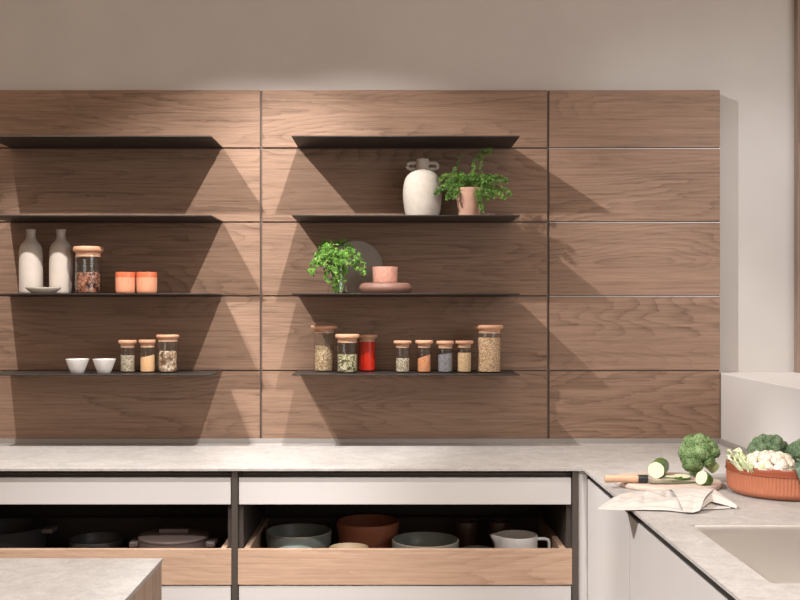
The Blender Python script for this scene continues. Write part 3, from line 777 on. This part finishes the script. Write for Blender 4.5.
for i in range(13):
    q = i/12; x = x0-.003+q*(x1-x0)
    wv = .038*(1-q**3)
    # blade lies nearly flat: spine towards the back, edge to the front
    top_.append((x, .016, .0115-.0090*q)); bot_.append((x, .016-wv-.001, .0035-.0020*q))
for th in (0,):
    A = [bm.verts.new(p) for p in top_]; A2 = [bm.verts.new((p[0], p[1], p[2]-.0016)) for p in top_]; B = [bm.verts.new(p) for p in bot_]
    for i in range(12):
        bm.faces.new((A[i], A[i+1], B[i+1], B[i])); bm.faces.new((A2[i+1], A2[i], B[i], B[i+1])); bm.faces.new((A[i+1], A[i], A2[i], A2[i+1]))
    bm.faces.new((A[0], B[0], A2[0]))
obj('blade', bm, STEEL, t)

# courgette
ZSK = leafmat('courgette_skin', [(.022, .062, .012, 1), (.06, .13, .025, 1), (.14, .24, .06, 1)], .35, 90)
def zflesh():
    t = NT('courgette_flesh'); n = t.noise(t.coords(), 120, 3)
    c = t.mix(n, (.56, .59, .35, 1), (.70, .71, .53, 1)); return t.fin(c, .45, 0, .4)
ZFL = zflesh()
def courgette(label, p0, d, L_, r, name='courgette_half', taper=.9, dome=True):
    d = Vector(d).normalized(); q = d.to_track_quat('Z', 'X').to_matrix().to_4x4()
    t = thing(name, label, 'courgette', p0)
    def md(rr, z, a): return rr*(1+.018*math.cos(6*a))
    bm = bmesh.new()
    pr = [(r*.985, .0004), (r, .002), (r*.99, L_*.4), (r*(taper+.04), L_*.75)]
    pr += [(r*taper*.86, L_*.92), (r*taper*.55, L_*.985), (0, L_)] if dome else [(r, L_-.0006), (r*.97, L_), ]
    lathe(bm, pr, 48, mod=md, M=q); obj('skin', bm, ZSK, t, True, angle=60)
    bm = bmesh.new(); lathe(bm, [(0, 0), (r*.97, 0), (r*.985, .0006)], 48, mod=md, M=q)
    if not dome: lathe(bm, [(0, L_), (r*.97, L_)], 48, mod=md, M=q)
    obj('flesh', bm, ZFL, t, True)
    return t
r = .0265
courgette('courgette half with its round cut face towards the front', (px(656.5, -.985)-.003, -.990, BZ+r+.001), (.42, .88, .03), .115, r, taper=.96)
courgette('short courgette end with a tilted oval cut face beside the towel', (.966, -1.112, BZ+.0245), (.75, .45, -.32), .040, .0225, taper=.80)
courgette('courgette slice lying flat nearest the broccoli', (px(682, -1.0), -1.0, BZ+.011), (.0, .08, -1), .0065, .0265, 'courgette_slice', dome=False)
courgette('courgette slice lying on the knife blade', (px(673.5, -1.06), -1.062, BZ+.0205), (.03, -.06, -1), .005, .0265, 'courgette_slice', dome=False)

# broccoli and cauliflower heads
def florets(bm, n, R, sq, fr, seed, zmin=-.15, amp=.16, freq=2.4, sub=3, jitter=.12):
    rnd = random.Random(seed)
    ga = PI*(3-math.sqrt(5))
    for i in range(n):
        z = 1-(1-zmin)*(i+.5)/n; a = i*ga+rnd.uniform(-.2, .2); q = math.sqrt(max(0, 1-z*z))
        p = Vector((q*math.cos(a), q*math.sin(a), z*sq))*R*rnd.uniform(1-jitter, 1+jitter*.5)
        fr_ = fr*rnd.uniform(.8, 1.2)
        r_ = bmesh.ops.create_icosphere(bm, subdivisions=sub, radius=1)
        off = Vector((rnd.uniform(0, 50), rnd.uniform(0, 50), rnd.uniform(0, 50)))
        for v in r_['verts']:
            d = v.co.normalized()
            dd = noise.voronoi(d*freq+off)[0][0]
            d2 = noise.voronoi(d*freq*2.7+off)[0][0]; k = 1+amp*(.5-dd)*1.6+amp*.55*(.5-d2)+.05*noise.noise(d*7+off)
            v.co = p+d*fr_*k
BROC = None
def broc(name, a, b, c, sc_=260):
    t = NT(name); v = t.coords(); n = t.noise(v, 28, 3, .6); vo = t.vor(v, sc_)
    f = t.math('ADD', t.math('MULTIPLY', n, .8), t.math('MULTIPLY', t.math('SUBTRACT', .5, vo), .5))
    col = t.ramp(f, [(.25, a), (.45, b), (.68, c)])
    t.bump(t.math('SUBTRACT', 1.0, vo), .9, .004)
    return t.fin(col, .75, 0, .2)
BROC = broc('broccoli_green', (.06, .11, .035, 1), (.185, .275, .115, 1), (.36, .45, .25, 1))
BROC2 = broc('blue_green_broccoli', (.065, .11, .06, 1), (.17, .25, .14, 1), (.31, .39, .25, 1))
CAUL = broc('cauliflower_cream', (.66, .56, .44, 1), (.80, .73, .63, 1), (.86, .81, .74, 1), 200)
STALK = plain('pale_green_stalk', (.42, .52, .25, 1), .6, 0, .3, .12, 30)
def broccoli(label, loc, R, sq, seed, mat, n=46, fr=None, lift=.03, tilt=(0, 0), zmin=-.3):
    t = thing('broccoli', label, 'broccoli', loc)
    T = Matrix.Rotation(tilt[0], 4, 'X') @ Matrix.Rotation(tilt[1], 4, 'Y')
    bm = bmesh.new(); florets(bm, n, R*.78, sq, fr or R*.27, seed, zmin)
    for v in bm.verts: v.co = T @ v.co + Vector((0, 0, lift))
    obj('head', bm, mat, t, True, angle=180)
    bm = bmesh.new()
    for k in range(9):
        a = 2*PI*k/9
        e = T @ Vector((math.cos(a)*R*.5, math.sin(a)*R*.5, R*.12))+Vector((0, 0, lift))
        b = T @ Vector((0, 0, -R*.55))+Vector((0, 0, lift))
        tube(bm, [b, b.lerp(e, .5)+Vector((math.cos(a)*.004, math.sin(a)*.004, -.004)), e], [R*.17, R*.13, R*.16], 8)
    b = T @ Vector((0, 0, -R*.45))+Vector((0, 0, lift)); b2 = T @ Vector((0, 0, -R*1.0))+Vector((0, 0, lift))
    tube(bm, [b, b2.lerp(b, -.22)], [R*.30, R*.30], 12)
    obj('stalk', bm, STALK, t, True)
    return t
# head on the board: tipped forward with the stalk to the right and back
broccoli('broccoli head resting on the cutting board', (px(700, -.96), -.955, BZ), .064, .95, 21, BROC, 40, .0205, .073, (math.radians(10), math.radians(-48)), -.45)

# terracotta dish with vegetables
PX_, PY_, PR, PH = 1.204, -1.143, .165, .094
t = thing('terracotta_dish', 'round ribbed terracotta dish full of broccoli and cauliflower', 'dish', (PX_, PY_, CT))
NR = 96
def pm(rr, z, a):
    if .022 < z < PH*.745 and rr > PR*.9:
        return rr*(1-.011*(.5+.5*math.cos(NR*a))**3)
    return rr
bm = bmesh.new(); zb = PH*.76
lathe(bm, [(0, 0), (PR*.80, 0), (PR*.88, .003), (PR*.945, .010), (PR*.975, .019), (PR*.978, .024), (PR*.985, PH*.5), (PR*.99, PH*.74), (PR*.992, zb), (PR*.93, zb)], NR*6, mod=pm)
obj('ribbed_body', bm, TERRA, t, True)
bm = bmesh.new()
lathe(bm, [(PR*.95, zb-.001), (PR*1.004, zb), (PR*1.006, zb+.003), (PR*.995, zb+.005), (PR*.997, PH*.97), (PR*.985, PH), (PR*.955, PH), (PR*.94, PH*.96), (PR*.93, PH*.2), (PR*.8, PH*.09), (0, PH*.08)], 128)
obj('glazed_rim', bm, TERRAG, t, True)['label'] = 'glossy darker terracotta band at the rim'
FZ = CT+PH*.08+.001
broccoli('broccoli head at the back of the terracotta dish behind the cauliflower', (PX_-.010, PY_+.086, FZ), .060, .80, 31, BROC2, 40, .0170, .110, (0, 0), -.3)
broccoli('broccoli head at the right of the terracotta dish', (PX_+.072, PY_-.008, FZ), .056, .9, 33, BROC2, 36, .0165, .108, (0, 0), -.3)
t = thing('cauliflower', 'cream cauliflower with pale leaves in the terracotta dish', 'cauliflower', (PX_-.057, PY_-.055, FZ))
bm = bmesh.new(); florets(bm, 78, .067, .66, .0155, 41, -.25, .20, 2.6)
for v in bm.verts: v.co.z += .071
obj('head', bm, CAUL, t, True, angle=180)
CLEAF = leafmat('cauliflower_leaf', [(.38, .50, .20, 1), (.60, .68, .40, 1), (.82, .82, .66, 1)], .5, 30)
def leaf(bm, base, d, up, L_, W, curl, ruf, seed, nu=9, nv=12, th=.0012):
    d = d.normalized(); up = up.normalized(); side = d.cross(up).normalized()
    g = []
    for j in range(nv+1):
        v = j/nv; row = []
        for i in range(nu+1):
            u = i/nu*2-1
            wv = W*(math.sin(PI*min(1, .12+.83*v))**.7)
            p = base+d*L_*v*(1-.25*curl*v)+side*u*wv+up*(curl*L_*.55*v*v-.30*wv*(1-abs(u))+ruf*noise.noise(Vector((u*3, v*5, seed)))*abs(u))
            row.append(bm.verts.new(p))
        g.append(row)
    for j in range(nv):
        for i in range(nu): bm.faces.new((g[j][i], g[j][i+1], g[j+1][i+1], g[j+1][i]))
bmL = []
for k, (a, out, L_, rr_, zz_) in enumerate([(PI*.86, .50, .098, .062, .040), (PI*1.0, .62, .092, .066, .040), (PI*1.13, .45, .088, .062, .038), (PI*.72, .45, .095, .056, .040), (PI*1.30, .3, .066, .056, .035), (-.25, .4, .060, .046, .040), (PI*1.62, .35, .058, .050, .035), (PI*.95, .25, .105, .060, .030)]):
    bm = bmesh.new(); b = Vector((math.cos(a)*rr_, math.sin(a)*rr_, zz_))
    leaf(bm, b, Vector((math.cos(a)*out, math.sin(a)*out, .90)), Vector((-math.cos(a), -math.sin(a), .3)), L_, .021, -.15, .022, k*3.1)
    o = obj('leaf', bm, CLEAF, t, True, angle=180); m_ = o.modifiers.new('thick', 'SOLIDIFY'); m_.thickness = .0016
DLEAF = leafmat('dark_leaf', [(.035, .075, .05, 1), (.075, .13, .09, 1), (.15, .22, .15, 1)], .5, 35)
bm = bmesh.new()
prof = [(.0, .112), (.012, .1065), (.022, .1045), (.030, .101), (.033, .092), (.034, .080), (.034, .068), (.033, .056)]
rows_ = []
for j, (d_, z_) in enumerate(prof):
    row = []
    for i in range(9):
        u = i/8*2-1; wv = .027*(1-.12*(j-3)**2/6) if j < 6 else .027*(.72-.3*(j-6))
        a0 = -PI*.497
        rad = PR*.86+d_
        a = a0+u*wv/PR
        row.append(bm.verts.new((PX_+rad*math.cos(a)+.0, PY_+rad*math.sin(a), CT+z_+.004*math.sin(u*5+j*1.3)*(1 if j > 4 else .3)+.003)))
    rows_.append(row)
for j in range(len(rows_)-1):
    for i in range(8): bm.faces.new((rows_[j][i], rows_[j][i+1], rows_[j+1][i+1], rows_[j+1][i]))
o = obj('broccoli_leaf', bm, DLEAF, None, True, angle=180)
m_ = o.modifiers.new('thick', 'SOLIDIFY'); m_.thickness = .001; m_.offset = 1
tag(o, 'dark blue-green leaf draped over the terracotta dish rim', 'leaf')

# towel
def towelmat():
    t = NT('striped_linen'); tc = t.add('ShaderNodeUVMap'); uv = tc.outputs[0]
    sp = t.add('ShaderNodeSeparateXYZ'); t.lk(uv, sp.inputs[0])
    f = t.math('FRACT', t.math('MULTIPLY', sp.outputs[1], 6.0))
    st = t.math('LESS_THAN', t.math('ABSOLUTE', t.math('SUBTRACT', f, .5)), .06)
    st = t.math('MULTIPLY', st, .55)
    n = t.noise(t.coords(rnd=False), 900, 2); 
    c = t.mix(st, (.55, .512, .48, 1), (.33, .275, .24, 1))
    t.bump(n, .12, .001)
    return t.fin(c, .9, 0, .1)
TOW = towelmat()
tw = thing('tea_towel', 'crumpled cream striped tea towel hanging over the worktop edge', 'towel', (.8, -1.3, CT))
def lerp(a, b, q): return a+(b-a)*q
def poly(pts, q):
    for (q0, v0), (q1, v1) in zip(pts, pts[1:]):
        if q <= q1:
            k = (q-q0)/(q1-q0); k = k*k*(3-2*k)*.5+k*.5
            return lerp(v0, v1, k)
    return pts[-1][1]
def tow_mesh(name, back, front, ridge, nu=70, nv=36, seed=0):
    bm = bmesh.new(); uvl = bm.loops.layers.uv.new('UVMap'); g = []; uvd = {}
    for i in range(nu+1):
        u = i/nu; B = poly(back, u); Fr = poly(front, u); row = []
        for j in range(nv+1):
            v = j/nv
            p = B.lerp(Fr, v)
            p = p+Vector((0, 0, ridge(u, v)))
            vt = bm.verts.new(p-Vector((.8, -1.3, CT))); uvd[vt] = (u, v); row.append(vt)
        g.append(row)
    for i in range(nu):
        for j in range(nv):
            f = bm.faces.new((g[i][j], g[i][j+1], g[i+1][j+1], g[i+1][j])); f.smooth = True
            for l in f.loops: l[uvl].uv = uvd[l.vert]
    me = bpy.data.meshes.new(name); bm.to_mesh(me); bm.free()
    o = link(name, me, TOW, tw)
    m_ = o.modifiers.new('thick', 'SOLIDIFY'); m_.thickness = .0016; m_.offset = 1
    return o
def W(xp, yp, h=.003):                          # a point on the worktop (or h above it) from its place in the photo
    d = (CZ-CT-h)*F/(yp-VY); return Vector(((xp-VX)*d/F, CY+d, CT+h))
bk = [(0, W(598, 508.5, .004)), (.18, W(614, 497.5, .010)), (.42, W(640, 492, .013)), (.62, W(664, 490.5, .014)), (.82, W(690, 490.5, .016)), (1, W(716, 491.5, .020))]
fr = [(0, W(598.6, 509.6, .004)), (.18, W(620, 510.5, .003)), (.42, W(645, 510, .004)), (.62, W(668, 510.5, .004)), (.82, W(690, 513.2, .003)), (1, W(704, 509, .004))]
def rd(u, v):
    e = math.sin(PI*min(1, v*1.02))
    k = .018*e*(.5+.5*u)+.0055*math.sin((u*1.0+v*.75)*17+2*noise.noise(Vector((u*3, v*2, 7))))*e+.010*noise.noise(Vector((u*4.5+v*1.5, v*3, 2)))*e+.004*noise.noise(Vector((u*13, v*9, 4)))*e
    return max(k, -.002)*(min(1, u*5))
tow_mesh('towel_body', bk, fr, rd)
# folded flap at the right: a tent of cloth with an open dark fold below
bk2 = [(0, W(667, 490, .020)), (.5, W(692, 488.5, .030)), (1, W(714, 490, .036))]
fr2 = [(0, W(684, 512.8, .006)), (.5, W(693, 513.5, .003)), (1, W(700, 511.5, .008))]
def rd2(u, v): return .008*math.sin(PI*min(1, v*1.0))+.010*math.sin(PI*v)*(1-.5*u)+.003*math.sin(u*9+v*7)*math.sin(PI*v)+.002
tow_mesh('folded_corner', bk2, fr2, rd2, 30, 30)
bk3 = [(0, W(699, 489.6, .032)), (.38, W(713.5, 488.8, .038)), (.7, W(725, 497.5, .022)), (1, W(737, 507.3, .004))]
fr3 = [(0, W(697, 511.5, .007)), (.38, W(711, 501.5, .017)), (.7, W(724, 505, .010)), (1, W(737, 508.8, .002))]
def rd3(u, v): return .007*math.sin(PI*v)+.003*math.sin(v*8+u*5)*math.sin(PI*v)*(1-u)
tow_mesh('folded_corner', bk3, fr3, rd3, 30, 24)
bk4 = [(0, W(690, 493, .016)), (1, W(722, 497, .012))]
fr4 = [(0, W(694, 510, .003)), (1, W(731, 508.5, .002))]
def rd4(u, v): return .004*math.sin(u*9+v*6)*math.sin(PI*v)+.003*math.sin(PI*v)
tow_mesh('inner_fold', bk4, fr4, rd4, 24, 20)
